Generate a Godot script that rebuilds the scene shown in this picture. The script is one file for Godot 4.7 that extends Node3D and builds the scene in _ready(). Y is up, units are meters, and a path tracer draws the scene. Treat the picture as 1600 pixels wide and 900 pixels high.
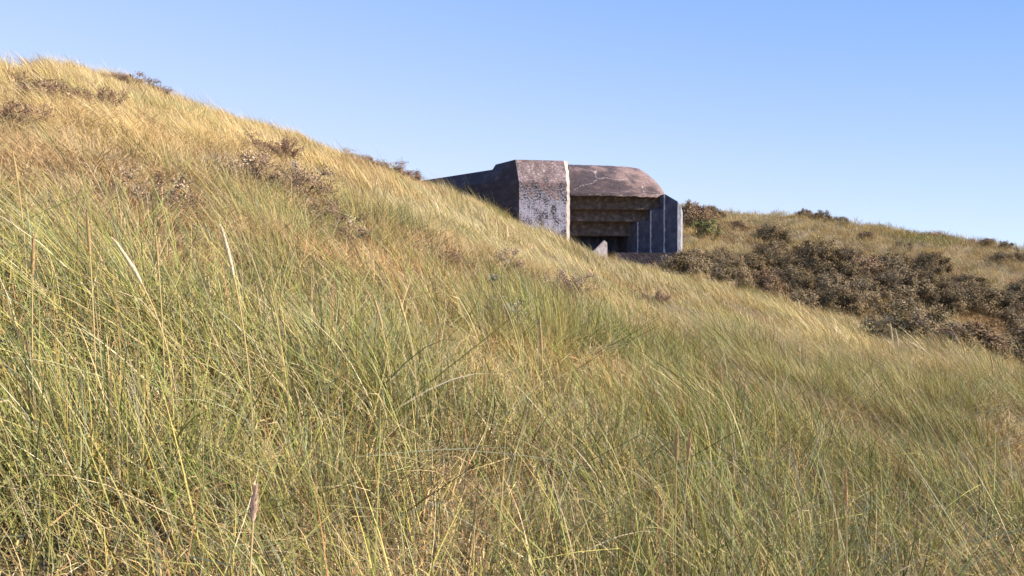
extends Node3D
# A dune slope of marram grass, a concrete bunker half sunk behind its crest, and a hill with a thicket of thorn bushes to the right.
# The eye is at the origin; x runs to the right, d = -z runs away from it.

var rng := RandomNumberGenerator.new()
var hummock := FastNoiseLite.new()
var patch := FastNoiseLite.new()
var patch2 := FastNoiseLite.new()
var wind := FastNoiseLite.new()
var names := {}
var clearings: Array[Vector3] = []       # where the grass is thin: x, d, radius

# ------------------------------------------------------------------ helpers
func numbered(called: String) -> String:
	var n: int = names.get(called, 0)
	names[called] = n + 1
	return called if n == 0 else "%s_%03d" % [called, n]

func thing(called: String, label: String, category: String, group := "") -> Node3D:
	var o := Node3D.new()
	o.name = numbered(called)
	add_child(o)
	tag(o, label, category, group)
	return o

func tag(o: Node, label: String, category: String, group := "", kind := "") -> void:
	o.set_meta("label", label)
	if category: o.set_meta("category", category)
	if group: o.set_meta("group", group)
	if kind: o.set_meta("kind", kind)

func part(called: String, m: Mesh, mat: Material, parent: Node) -> MeshInstance3D:
	var o := MeshInstance3D.new()
	o.name = called
	o.mesh = m
	o.material_override = mat
	parent.add_child(o, true)
	return o

func interp(list: Array, x: float) -> float:
	if x <= list[0][0]: return list[0][1]
	for i in range(1, list.size()):
		if x <= list[i][0]:
			var t: float = (x - list[i - 1][0]) / (list[i][0] - list[i - 1][0])
			# Catmull-Rom through the neighbours, so that the ground has no kinks
			var p0: float = list[maxi(i - 2, 0)][1]
			var p1: float = list[i - 1][1]
			var p2: float = list[i][1]
			var p3: float = list[mini(i + 1, list.size() - 1)][1]
			return cubic_interpolate(p1, p2, p0, p3, t)
	return list[list.size() - 1][1]

func mat(col: Color, rough := 0.9) -> StandardMaterial3D:
	var m := StandardMaterial3D.new()
	m.albedo_color = col
	m.roughness = rough
	return m

func noise_tex(freq: float, seed_: int, ramp: Array, size := 512, oct := 5, as_height := false) -> NoiseTexture2D:
	var n := FastNoiseLite.new()
	n.seed = seed_
	n.frequency = freq
	n.fractal_octaves = oct
	var t := NoiseTexture2D.new()
	t.width = size
	t.height = size
	t.seamless = true
	t.noise = n
	if not as_height:
		var g := Gradient.new()
		var offs := PackedFloat32Array()
		var cols := PackedColorArray()
		for r in ramp:
			offs.append(r[0])
			cols.append(r[1].linear_to_srgb())
		g.offsets = offs
		g.colors = cols
		t.color_ramp = g
	return t

# ------------------------------------------------------------------ the lie of the land
# the crest of the near slope: [direction x/d, rise of the ground there]; and how far away the crest is
var crest := [[-1.1, 0.40], [-0.683, 0.267], [-0.597, 0.262], [-0.512, 0.238], [-0.452, 0.216], [-0.341, 0.183], [-0.222, 0.144], [-0.102, 0.101],
	[0.0, 0.054], [0.068, 0.026], [0.137, -0.003], [0.222, -0.028], [0.299, -0.040], [0.427, -0.077], [0.512, -0.097], [0.59, -0.107], [0.64, -0.123], [0.683, -0.145], [1.1, -0.25]]
var crest_far := [[-1.1, 19.0], [-0.683, 22.0], [-0.4, 26.0], [-0.1, 31.0], [0.1, 30.5], [0.222, 29.0], [0.35, 27.0], [0.5, 24.0], [0.683, 20.5], [1.1, 18.0]]
var hill_low := [[-0.5, -0.02], [0.1, -0.01], [0.222, -0.022], [0.4, -0.066], [0.5, -0.078], [0.6, -0.094], [0.683, -0.122], [1.1, -0.2]]
var hill_top := [[-0.5, 0.0], [0.0, 0.04], [0.2, 0.080], [0.26, 0.070], [0.384, 0.066], [0.452, 0.056], [0.512, 0.046], [0.597, 0.035], [0.683, 0.016], [1.1, -0.05]]

func near_ground(x: float, d: float) -> float:
	var dd := maxf(d, 0.8)
	var u := clampf(x / dd, -1.0, 1.0)
	var v := interp(crest, u)
	var far := interp(crest_far, u)
	if d < 0.8:
		return -1.70 * pow(1.0 - dd / far, 2.0) + 0.05 * d - 0.3 * x
	var h := v * d
	if d < far:
		h -= 1.70 * pow(1.0 - d / far, 2.0)
	else:
		h -= (0.022 if u < 0.0 else 0.03) * (d - far) * (d - far)
	return h - 0.28 * (x - u * dd)

func hill_ground(x: float, d: float) -> float:
	var u := clampf(x / maxf(d, 1.0), -0.5, 1.0)
	var lo := interp(hill_low, u)
	var hi := interp(hill_top, u)
	if d < 33.0: return lo * 33.0
	var t := minf((d - 33.0) / 23.0, 1.0)
	var v := lerpf(lo, hi, sin(t * PI * 0.5) * 0.55 + t * 0.45)
	if d < 56.0: return v * d
	return hi * d - 0.012 * (d - 56.0) * (d - 56.0)

func bumps(x: float, d: float) -> float:
	var r := sqrt(x * x + d * d)
	return hummock.get_noise_2d(x, d) * clampf(0.06 + r * 0.012, 0.06, 0.42)

func ground(x: float, d: float) -> float:
	var r := sqrt(x * x + d * d)
	var h: float
	if d < 20.0:
		h = near_ground(x, d)
		if d > 0.0:
			h = maxf(h, -6.5)
	else:
		var a := near_ground(x, d)
		var b := hill_ground(x, d)
		var k := 0.8 * smoothstep(20.0, 30.0, d)
		if k < 0.01:
			h = maxf(a, b)
		else:
			var w := clampf(0.5 + 0.5 * (a - b) / k, 0.0, 1.0)
			h = lerpf(b, a, w) + k * w * (1.0 - w)
	h += bumps(x, d)
	h = maxf(h, -7.5)
	return lerpf(h, -7.5, smoothstep(85.0, 160.0, r))

func spot(u: float, d: float, sink := 0.0) -> Vector3:
	return Vector3(u * d, ground(u * d, d) - sink, -d)

func build_ground(m: Material) -> void:
	var angles: Array[float] = []
	var a := -PI
	while a < PI - 0.0001:
		angles.append(a)
		a += 0.0085 if absf(a) < 0.72 else (0.04 if absf(a) < 1.5 else 0.12)
	var radii: Array[float] = []
	var r := 0.25
	while r < 100.0:
		radii.append(r)
		r += clampf(r * 0.035, 0.12, 1.4)
	for far in [110.0, 130.0, 160.0, 220.0, 400.0, 900.0, 2500.0]: radii.append(far)
	var verts := PackedVector3Array()
	var idx := PackedInt32Array()
	verts.append(Vector3(0, ground(0, 0), 0))
	var n := angles.size()
	for rr in radii:
		for t in angles:
			var x: float = sin(t) * rr
			var d: float = cos(t) * rr
			verts.append(Vector3(x, ground(x, d), -d))
	for j in n:
		idx.append_array(PackedInt32Array([0, 1 + j, 1 + (j + 1) % n]))
	for i in radii.size() - 1:
		for j in n:
			var p := 1 + i * n + j
			var q := 1 + i * n + (j + 1) % n
			idx.append_array(PackedInt32Array([p, p + n, q, q, p + n, q + n]))
	var st := SurfaceTool.new()
	st.begin(Mesh.PRIMITIVE_TRIANGLES)
	st.set_smooth_group(0)
	for v in verts: st.add_vertex(v)
	for i in idx: st.add_index(i)
	st.generate_normals()
	var o := part(numbered("ground"), st.commit(), m, self)
	tag(o, "sandy dune ground littered with dead straw under the grass", "ground", "", "structure")

# ------------------------------------------------------------------ grass
class Blades:
	var v := PackedVector3Array()
	var n := PackedVector3Array()
	var c := PackedColorArray()
	var i := PackedInt32Array()
	func ribbon(points: Array, width: float, side: Vector3, root_col: Color, tip_col: Color) -> void:
		var first := v.size()
		var last := points.size() - 1
		for k in points.size():
			var t := float(k) / last
			var p: Vector3 = points[k]
			var along: Vector3 = (points[mini(k + 1, last)] - points[maxi(k - 1, 0)]).normalized()
			var s := (side - along * side.dot(along)).normalized()
			var nn := along.cross(s)
			var w := width * (1.0 - pow(t, 2.2)) * 0.5 * (0.75 + 0.5 * minf(t * 4.0, 0.5))
			var col := root_col.lerp(tip_col, t)
			if k == last:
				v.append(p); n.append(nn); c.append(col)
			else:
				v.append(p - s * w); v.append(p + s * w)
				n.append(nn); n.append(nn)
				c.append(col); c.append(col)
		for k in last - 1:
			var q := first + k * 2
			i.append_array(PackedInt32Array([q, q + 1, q + 2, q + 2, q + 1, q + 3]))
		var e := first + (last - 1) * 2
		i.append_array(PackedInt32Array([e, e + 1, e + 2]))
	func leaf(p: Vector3, along: Vector3, side: Vector3, col: Color) -> void:
		var f := v.size()
		var nn := along.cross(side).normalized()
		for q in [p - along, p + side, p + along, p - side]:
			v.append(q); n.append(nn); c.append(col)
		i.append_array(PackedInt32Array([f, f + 1, f + 2, f, f + 2, f + 3]))
	func tube(a: Vector3, b: Vector3, ra: float, rb: float, col: Color, sides := 4) -> void:
		var f := v.size()
		var along := (b - a).normalized()
		var s := along.cross(Vector3(0.31, 0.2, 0.93)).normalized()
		var t := along.cross(s)
		for k in sides:
			var q := s * cos(TAU * k / sides) + t * sin(TAU * k / sides)
			v.append(a + q * ra); v.append(b + q * rb)
			n.append(q); n.append(q)
			c.append(col); c.append(col)
		for k in sides:
			var p0 := f + k * 2
			var p1 := f + ((k + 1) % sides) * 2
			i.append_array(PackedInt32Array([p0, p0 + 1, p1, p1, p0 + 1, p1 + 1]))
	func mesh() -> ArrayMesh:
		var arr := []
		arr.resize(Mesh.ARRAY_MAX)
		arr[Mesh.ARRAY_VERTEX] = v
		arr[Mesh.ARRAY_NORMAL] = n
		arr[Mesh.ARRAY_COLOR] = c
		arr[Mesh.ARRAY_INDEX] = i
		var m := ArrayMesh.new()
		m.add_surface_from_arrays(Mesh.PRIMITIVE_TRIANGLES, arr)
		return m

const GREEN := Color(0.215, 0.30, 0.06)
const DEEP := Color(0.07, 0.115, 0.03)
const GREY := Color(0.31, 0.375, 0.235)
const OLIVE := Color(0.48, 0.43, 0.10)
const STRAW := Color(0.66, 0.49, 0.225)
const GOLD := Color(0.59, 0.405, 0.20)
const PALE := Color(0.78, 0.65, 0.42)
const BROWN := Color(0.20, 0.115, 0.055)
const RUST := Color(0.44, 0.22, 0.09)

func pick(weights: Array) -> Color:
	var total := 0.0
	for w in weights: total += w[1]
	var x := rng.randf() * total
	for w in weights:
		x -= w[1]
		if x <= 0.0: return w[0]
	return weights[0][0]

# one tuft: blades that lean to the left, as the wind has bent them
func tuft(count: int, low: float, high: float, width: float, spread: float, lean: float, droop: float, weights: Array, segs := 5) -> ArrayMesh:
	var b := Blades.new()
	for k in count:
		var az := rng.randf() * TAU
		var rad := sqrt(rng.randf()) * spread
		var p0 := Vector3(cos(az) * rad, -0.04, sin(az) * rad)
		var h := rng.randf_range(low, high) * (0.55 if rng.randf() < 0.25 else 1.0)
		var out_az := az + rng.randfn(0.0, 0.9)
		var tilt := absf(rng.randfn(0.0, 0.34)) + 0.04
		var w := lean * rng.randf_range(0.35, 1.35)
		var dr := droop * rng.randf() * rng.randf() * 1.6
		if rng.randf() < 0.2:
			tilt += rng.randf_range(0.3, 0.95)
		var snap := 2.0
		var fold := Vector3.ZERO
		if rng.randf() < 0.09:
			snap = rng.randf_range(0.3, 0.7)
			fold = Vector3(rng.randfn(-0.5, 0.7), rng.randf_range(-1.7, -0.8), rng.randfn(0.0, 0.7))
		var pts := []
		for s in segs + 1:
			var t := float(s) / segs
			var p := p0 + Vector3(0, t, 0) * h
			p += Vector3(cos(out_az), 0, sin(out_az)) * tilt * t * h
			p += Vector3(-1, 0, 0.12) * w * t * t * h
			p.y -= (dr * pow(t, 3.0) + 0.22 * w * t * t) * h
			if t > snap: p += fold * (t - snap) * h              # a broken blade hangs over from the break
			pts.append(p)
		var col := pick(weights) * rng.randf_range(0.62, 1.3)
		var root := col.lerp(STRAW if rng.randf() < 0.6 else BROWN, 0.4)
		var tip := col.lerp(STRAW, 0.4 if rng.randf() < 0.35 else 0.06)
		b.ribbon(pts, width * rng.randf_range(0.6, 1.3), Vector3(cos(rng.randf() * TAU), 0.15, sin(rng.randf() * TAU)), root, tip)
	return b.mesh()

# spots: arrays of [Transform3D, Color], one array per tuft mesh
func strew(owner: Node3D, meshes: Array, spots: Array, m: Material) -> void:
	for k in meshes.size():
		var list: Array = spots[k]
		if list.is_empty(): continue
		var mm := MultiMesh.new()
		mm.transform_format = MultiMesh.TRANSFORM_3D
		mm.use_colors = true
		mm.mesh = meshes[k]
		mm.instance_count = list.size()
		for j in list.size():
			mm.set_instance_transform(j, list[j][0])
			mm.set_instance_color(j, list[j][1])
		var o := MultiMeshInstance3D.new()
		o.name = "tuft"
		o.multimesh = mm
		o.material_override = m
		o.set_meta("kind", "stuff")
		owner.add_child(o, true)

func grass_color(x: float, d: float) -> Color:
	var p := patch2.get_noise_2d(x * 1.7, d * 1.7)
	var q := patch2.get_noise_2d(x * 6.0 + 40.0, d * 6.0)
	var s := 1.0 + 0.22 * p + 0.18 * q
	return Color(s * (1.0 + 0.05 * q), s, s * (1.0 - 0.1 * p))

func in_bunker(x: float, d: float) -> bool:
	var rx := x - 0.34
	var rd := d - 36.0
	var a := rx * 0.985 + rd * 0.17
	var b := -rx * 0.17 + rd * 0.985
	if b < -1.0: return false
	return a < 8.4 and a > -0.6 * b - 0.3 and b < 12.0 and (b > -0.05 or a > 2.5)

func plant_grass(m: Material) -> void:
	var greens := [[GREEN, 3.4], [GREY, 2.2], [OLIVE, 1.7], [DEEP, 3.6], [STRAW, 1.7], [PALE, 0.7], [RUST, 0.5], [BROWN, 0.6]]
	var mixed := [[GREEN, 2.7], [GREY, 1.6], [OLIVE, 2.3], [STRAW, 1.9], [PALE, 1.0], [DEEP, 2.0], [RUST, 0.5], [BROWN, 0.5]]
	var golds := [[GOLD, 3.2], [STRAW, 3.0], [OLIVE, 1.2], [PALE, 1.2], [RUST, 0.5], [GREEN, 0.4]]
	var pales := [[PALE, 3.0], [STRAW, 2.2], [GREY, 1.5], [OLIVE, 0.8], [GOLD, 0.8]]
	var browns := [[BROWN, 2.2], [RUST, 1.6], [GOLD, 1.6], [STRAW, 0.8]]
	var litter := [[STRAW, 2.0], [BROWN, 1.5], [RUST, 1.2], [PALE, 0.8], [GOLD, 1.5]]
	var longs := [[PALE, 2.5], [GREY, 2.5], [STRAW, 1.5], [GREEN, 1.0]]
	var near_tufts := []     # 0-3 green, 4-7 mixed, 8-10 gold, 11-13 pale, 14-15 brown, 16-17 long single blades
	for k in 4: near_tufts.append(tuft(200, 0.20, 0.66, 0.0044, 0.30, [0.05, 0.3, 0.45, 0.2][k], 0.3, greens, 6))
	for k in 4: near_tufts.append(tuft(230, 0.15, 0.50, 0.0031, 0.32, [0.15, 0.4, 0.55, 0.25][k], 0.4, mixed, 5))
	for k in 3: near_tufts.append(tuft(200, 0.12, 0.40, 0.0031, 0.32, 0.4, 0.45, golds, 5))
	for k in 3: near_tufts.append(tuft(210, 0.14, 0.46, 0.0031, 0.32, 0.45, 0.45, pales, 5))
	for k in 2: near_tufts.append(tuft(150, 0.12, 0.38, 0.0038, 0.32, 0.4, 0.5, browns, 5))
	for k in 2: near_tufts.append(tuft(7, 0.55, 0.92, 0.0048, 0.2, [0.5, 0.2][k], 0.3, longs, 8))
	var far_tufts := []      # 0-1 green, 2-3 mixed, 4-7 gold, 8-9 pale, 10-11 brown
	for k in 2: far_tufts.append(tuft(190, 0.14, 0.42, 0.0066, 0.5, 0.35, 0.4, greens, 4))
	for k in 2: far_tufts.append(tuft(190, 0.14, 0.42, 0.0066, 0.5, 0.4, 0.4, mixed, 4))
	for k in 4: far_tufts.append(tuft(200, 0.12, 0.38, 0.0064, 0.5, 0.3, 0.45, golds, 4))
	for k in 2: far_tufts.append(tuft(200, 0.14, 0.42, 0.0064, 0.5, 0.45, 0.45, pales, 4))
	for k in 2: far_tufts.append(tuft(190, 0.10, 0.32, 0.0066, 0.5, 0.4, 0.5, browns, 4))
	var near_spots := []
	for k in near_tufts.size(): near_spots.append([])
	var far_spots := []
	for k in far_tufts.size(): far_spots.append([])
	# the near slope, ring by ring
	var d := 0.35
	while d < 38.0:
		var step := 0.25 if d < 8.0 else 0.5
		var reach := 0.84 * d + 1.2
		var density := lerpf(16.0, 8.5, clampf((d - 4.0) / 9.0, 0.0, 1.0)) if d < 13.0 else 7.0
		var count := int(step * 2.0 * reach * density)
		for k in count:
			var x := rng.randf_range(-reach, reach)
			var dd := d + rng.randf() * step
			if x * x + dd * dd < 1.45 * 1.45: continue
			var u := x / dd
			if dd > interp(crest_far, clampf(u, -1.0, 1.0)) + 5.5 or in_bunker(x, dd): continue
			var clump := patch2.get_noise_2d(x * 7.0, dd * 7.0)     # tussocks with gaps between them
			if clump < (-0.07 if dd < 6.0 else -0.14) and rng.randf() < (0.85 if dd > 3.2 else 0.25): continue
			var p := patch.get_noise_2d(x, dd) + rng.randfn(0.0, 0.13)
			var q := patch2.get_noise_2d(x + 90.0, dd)
			# drier towards the crest, paler on the right
			var rise := ground(x, dd)
			var dry := maxf(smoothstep(-0.5, 1.8, rise), smoothstep(6.0, 15.0, dd) * 0.95) + 0.5 * p
			var kind: int
			if q + rng.randfn(0.0, 0.1) > 0.36 and dd > 4.0: kind = 4
			elif u > -0.12 and dry > 0.30: kind = 3 if rng.randf() < 0.6 else (2 if rng.randf() < 0.35 else 1)
			elif dry > 0.75: kind = 2
			elif dry > 0.5: kind = 2 if rng.randf() < 0.55 else 1
			elif dry > 0.3: kind = 1
			else: kind = 0 if rng.randf() < 0.7 else 1
			if dd > 1.9 and dd < 7.0 and rng.randf() < 0.10: kind = 5
			var w := wind.get_noise_2d(x, dd)
			var lean := 0.14 + 0.35 * w + rng.randfn(0.0, 0.12)
			if dd < 6.0: lean -= 0.2 * (1.0 - smoothstep(0.1, 0.45, u)) * (1.0 - smoothstep(3.5, 6.0, dd))
			var size := rng.randf_range(0.78, 1.12) * (1.0 + 0.85 * clump)
			if dd < 2.4: size *= 0.88
			var tall := size
			for c in clearings:
				if Vector2(x - c.x, (dd - c.y) * 0.7 + 0.15).length() < c.z: tall *= 0.62; break
			# the tuft stands along the slope: its foot follows the ground on both sides
			var e := 0.3
			var y := ground(x, dd)
			var gx := clampf((ground(x + e, dd) - y) / e, -0.8, 0.8)
			var gd := clampf((ground(x, dd + e) - y) / e, -0.8, 0.8)
			var turn := rng.randf_range(-0.75, 0.75)
			var lay := Basis(Vector3(1, gx, 0), Vector3(-sin(lean), cos(lean), rng.randfn(0.0, 0.1)), Vector3(0, -gd, 1))
			var t := Transform3D(lay * Basis(Vector3.UP, turn) * Basis.from_scale(Vector3(size, tall, size)), Vector3(x, y, -dd))
			var tint := grass_color(x, dd)
			if dd < 13.0:
				var at: int = [rng.randi_range(0, 3), rng.randi_range(4, 7), rng.randi_range(8, 10), rng.randi_range(11, 13), rng.randi_range(14, 15), rng.randi_range(16, 17)][kind]
				near_spots[at].append([t, tint])
			else:
				var at: int = [rng.randi_range(0, 1), rng.randi_range(2, 3), rng.randi_range(4, 7), rng.randi_range(8, 9), rng.randi_range(10, 11)][kind]
				far_spots[at].append([t, tint])
		d += step
	var g := thing("marram_grass", "green and straw coloured marram grass covering the foreground of the slope", "grass")
	g.set_meta("kind", "stuff")
	strew(g, near_tufts, near_spots, m)
	var g2 := thing("dry_grass", "golden dry grass covering the upper dune slope up to the bunker", "grass")
	g2.set_meta("kind", "stuff")
	strew(g2, far_tufts, far_spots, m)
	# short dead straw close to the ground, in the gaps
	var mats := []
	var mat_spots := [[], []]
	for k in 2: mats.append(tuft(110, 0.10, 0.28, 0.006, 0.36, 0.9, 0.9, litter, 3))
	d = 0.8
	while d < 12.0:
		var reach := 0.8 * d + 1.0
		for k in int(0.5 * 2.0 * reach * 15.0):
			var x := rng.randf_range(-reach, reach)
			var dd := d + rng.randf() * 0.5
			if x * x + dd * dd < 0.8: continue
			var t := Transform3D(Basis(Vector3.UP, rng.randf() * TAU), Vector3(x, ground(x, dd), -dd))
			mat_spots[k % 2].append([t, grass_color(x, dd)])
		d += 0.5
	var g3 := thing("dead_straw", "mat of dead brown straw at the foot of the marram tufts", "straw")
	g3.set_meta("kind", "stuff")
	strew(g3, mats, mat_spots, m)
	# the hill on the right
	var hill_tufts := []
	for k in 3: hill_tufts.append(tuft(90, 0.25, 0.52, 0.014, 0.75, 0.45, 0.4, golds, 3))
	for k in 2: hill_tufts.append(tuft(90, 0.25, 0.56, 0.014, 0.75, 0.45, 0.4, mixed, 3))
	for k in 2: hill_tufts.append(tuft(90, 0.25, 0.56, 0.014, 0.75, 0.45, 0.4, pales, 3))
	for k in 2: hill_tufts.append(tuft(90, 0.2, 0.45, 0.015, 0.75, 0.45, 0.4, browns, 3))
	var hill_spots := []
	for k in hill_tufts.size(): hill_spots.append([])
	d = 18.0
	while d < 66.0:
		var x0 := 0.16 * d
		var x1 := 0.86 * d
		for k in int((x1 - x0) * 4.5):
			var x := rng.randf_range(x0, x1)
			var dd := d + rng.randf()
			if dd < interp(crest_far, x / dd) + 2.0 or in_bunker(x, dd): continue
			var p := patch.get_noise_2d(x * 0.8 + 300.0, dd * 0.8) + rng.randfn(0.0, 0.12)
			var q := patch2.get_noise_2d(x * 0.7 - 60.0, dd * 0.7) + rng.randfn(0.0, 0.1)
			var at := rng.randi_range(0, 2)
			if q > 0.27: at = rng.randi_range(7, 8)
			elif p > 0.34: at = rng.randi_range(3, 4)
			elif p < -0.08: at = rng.randi_range(5, 6)
			var t := Transform3D(Basis(Vector3(0, 0, 1), 0.2 + rng.randfn(0.0, 0.15)) * Basis(Vector3.UP, rng.randf_range(-0.8, 0.8)), Vector3(x, ground(x, dd), -dd))
			var size := rng.randf_range(0.7, 1.2)
			hill_spots[at].append([t.scaled_local(Vector3(size, size, size)), grass_color(x * 0.6, dd * 0.6) * 0.9])
		d += 1.0
	var g4 := thing("hill_grass", "tan and olive grass covering the low hill right of the bunker", "grass")
	g4.set_meta("kind", "stuff")
	strew(g4, hill_tufts, hill_spots, m)

# ------------------------------------------------------------------ bushes
# a rounded thorn bush: stems that fork from the base, and leafy twig ends in clumps with gaps between
func bush_meshes(radius: float, height: float, clumps: int, leaves: int, leaf: float, tones: Array, ragged := 0.3) -> Array:
	var st := Blades.new()
	var fo := Blades.new()
	var wood := Color(0.13, 0.105, 0.085)
	for k in clumps:
		var az := TAU * (k * 0.618) + rng.randfn(0.0, 0.25)
		var e := asin(clampf((k + 0.6) / clumps, 0.0, 1.0))          # spread evenly over the dome
		var reach := 1.0 + rng.randfn(0.0, ragged * 0.5)
		var mid := Vector3(cos(az) * cos(e) * radius, 0.12 * height + sin(e) * height * 0.72, sin(az) * cos(e) * radius) * reach * 0.8
		mid.y = maxf(mid.y, 0.12)
		var fork := Vector3(mid.x * 0.35, mid.y * 0.45, mid.z * 0.35) + Vector3(rng.randfn(0, 0.05), 0, rng.randfn(0, 0.05))
		var foot := Vector3(rng.randfn(0, 0.07), -0.2, rng.randfn(0, 0.07))
		st.tube(foot, fork, 0.035 * radius, 0.02 * radius, wood)
		st.tube(fork, mid, 0.02 * radius, 0.008 * radius, wood)
		var tone: Color = pick(tones)
		var cr := radius * rng.randf_range(0.26, 0.42)
		for q in 7:
			var dir := Vector3(rng.randfn(), rng.randfn() + 0.5, rng.randfn()).normalized()
			dir = (dir + mid.normalized() * 0.7).normalized()
			var end := mid + dir * cr * rng.randf_range(0.8, 1.25)
			st.tube(mid, end, 0.007 * radius, 0.003, wood * 1.3, 3)
			for j in leaves:
				var t := pow(rng.randf(), 0.6)
				var p := mid.lerp(end, t) + Vector3(rng.randfn(), rng.randfn(), rng.randfn()) * cr * 0.2
				if p.y < 0.02: continue
				var face := ((p - mid * 0.55).normalized() * 0.9 + Vector3(rng.randfn(), rng.randfn(), rng.randfn()) * 0.42).normalized()
				var al := face.cross(Vector3(rng.randfn(), rng.randfn(), rng.randfn())).normalized()
				var sd := face.cross(al)
				var s := leaf * rng.randf_range(0.6, 1.3)
				var col := (tone if rng.randf() < 0.7 else pick(tones)) * rng.randf_range(0.65, 1.35)
				fo.leaf(p, al * s, sd * s * 0.42, col)
	return [st.mesh(), fo.mesh()]

func bush(pair: Array, called: String, label: String, category: String, group: String, at: Vector3, size: Vector3, turn: float, m: Material) -> Node3D:
	var b := thing(called, label, category, group)
	part("stems", pair[0], m, b)
	part("foliage", pair[1], m, b).set_meta("kind", "stuff")
	b.position = at
	b.rotation.y = turn
	b.scale = size
	return b

const ORD := ["first", "second", "third", "fourth", "fifth", "sixth", "seventh", "eighth", "ninth", "tenth", "eleventh", "twelfth", "thirteenth", "fourteenth", "fifteenth", "sixteenth"]

func plant_bushes(m: Material) -> void:
	var grey := [[Color(0.24, 0.17, 0.085), 2.0], [Color(0.30, 0.22, 0.115), 2.0], [Color(0.15, 0.115, 0.05), 1.3], [Color(0.40, 0.30, 0.165), 0.8]]
	var olive := [[Color(0.165, 0.115, 0.05), 2.0], [Color(0.22, 0.155, 0.07), 2.0], [Color(0.28, 0.195, 0.095), 1.2], [Color(0.10, 0.075, 0.034), 1.0]]
	var brown := [[Color(0.23, 0.14, 0.068), 2.0], [Color(0.29, 0.19, 0.10), 2.0], [Color(0.15, 0.105, 0.05), 1.0], [Color(0.38, 0.275, 0.155), 0.7]]
	var rust := [[Color(0.36, 0.18, 0.06), 1.5], [Color(0.29, 0.17, 0.08), 2.0], [Color(0.40, 0.26, 0.08), 1.0], [Color(0.20, 0.15, 0.075), 2.0]]
	var lime := [[Color(0.24, 0.235, 0.075), 2.0], [Color(0.17, 0.17, 0.055), 2.0], [Color(0.32, 0.28, 0.11), 1.0]]
	var kinds := []
	var words := []
	for k in 3: kinds.append(bush_meshes(1.15, 1.75, 28, 44, 0.05, grey)); words.append("grey-brown")
	for k in 2: kinds.append(bush_meshes(1.15, 1.8, 28, 46, 0.05, olive)); words.append("dark olive")
	for k in 2: kinds.append(bush_meshes(1.15, 1.65, 28, 44, 0.05, brown)); words.append("brown")
	kinds.append(bush_meshes(1.0, 1.3, 24, 40, 0.05, rust)); words.append("rusty orange")
	# the thicket at the foot of the hill, row behind row: [distance, from, to, what the row is, spacing in metres]
	var rows := [
		[33.5, 0.235, 0.44, "front row of the thicket", 1.75],
		[35.5, 0.228, 0.54, "second row of the thicket", 1.9],
		[37.5, 0.24, 0.75, "third row of the thicket", 1.95],
		[39.6, 0.27, 0.76, "fourth row of the thicket", 2.1],
		[41.8, 0.35, 0.70, "fifth row of the thicket", 2.3],
		[44.2, 0.40, 0.60, "rear row of the thicket", 2.5],
	]
	for row in rows:
		var x: float = row[1] * row[0]
		var number := 0
		while x < row[2] * row[0]:
			var dd: float = row[0] + rng.randfn(0.0, 0.5)
			var u := x / dd
			var pick_ := rng.randi_range(0, 6)
			if rng.randf() < 0.3 and u > 0.42: pick_ = 3 + (number % 2)
			if row[0] < 36.0 and u > 0.34 and u < 0.40 and number % 2 == 0: pick_ = 7
			var size := rng.randf_range(0.74, 1.18) * (0.85 if u < 0.3 else 1.0)
			var what: String = words[pick_] + (" low" if size < 0.85 else " rounded")
			var label := "%s thorn bush, %s from the bunker in the %s" % [what, ORD[mini(number, 15)], row[3]]
			bush(kinds[pick_], "thorn_bush", label, "bush", "thorn bushes of the thicket below the hill", spot(u, dd, 0.1), Vector3(size, size * rng.randf_range(0.8, 1.1), size), rng.randf() * TAU, m)
			number += 1
			x += row[4] * rng.randf_range(0.74, 1.06)
	# bushes that stand by themselves
	var alone := [
		[0.525, 18.0, 0.80, 0, "grey-brown thorn bush standing alone in the grass before the thicket"],
		[0.553, 19.0, 0.42, 5, "small brown bush tucked behind the larger bush before the thicket"],
		[0.605, 16.8, 0.66, 5, "brown thorn bush nearest the camera on the right, in straw grass"],
		[0.636, 17.4, 0.36, 1, "small grey bush close behind the nearest brown bush on the right"],
		[0.690, 19.0, 0.9, 3, "dark olive bush at the right edge of the picture below the thicket"],
		[0.345, 47.0, 1.05, 4, "dark green rounded bush standing out above the thicket on the tan slope"],
		[0.238, 50.0, 1.3, 6, "brown bush on the skyline right beside the bunker wall"],
		[0.262, 53.0, 0.9, 5, "low brown bush on the skyline, second from the bunker wall"],
		[0.389, 56.5, 0.6, 6, "brown bush on the hilltop left of the olive crest bushes"],
		[0.412, 56.0, 0.6, 3, "left one of two low olive bushes on the middle of the hill crest"],
		[0.436, 56.0, 0.58, 4, "right one of two low olive bushes on the middle of the hill crest"],
		[0.632, 56.0, 0.5, 5, "brown bush on the crest near the right end of the hill"],
		[0.658, 55.5, 0.55, 3, "dark bush on the crest at the far right end of the hill"],
		[0.675, 52.0, 0.6, 4, "dark bush just below the crest at the far right of the hill"],
		[0.652, 50.0, 0.6, 1, "grey bush in the grass below the far right crest bushes"],
		[0.30, 50.0, 0.5, 6, "tiny brown bush high on the hill slope above the green bush"],
		[0.47, 51.0, 0.5, 5, "tiny brown bush in the middle of the tan hill slope"],
		[0.52, 49.5, 0.55, 0, "tiny grey bush on the tan slope above the right half of the thicket"],
	]
	for a in alone:
		if a[1] < 20.0: clearings.append(Vector3(a[0] * a[1], a[1] - 0.5, 1.3 * a[2]))
		bush(kinds[a[3]], "bush", a[4], "bush", "", spot(a[0], a[1], 0.1), Vector3(a[2], a[2] * 0.9, a[2]), a[0] * 40.0, m)
	var green := bush_meshes(1.0, 1.5, 20, 28, 0.06, lime)
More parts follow.
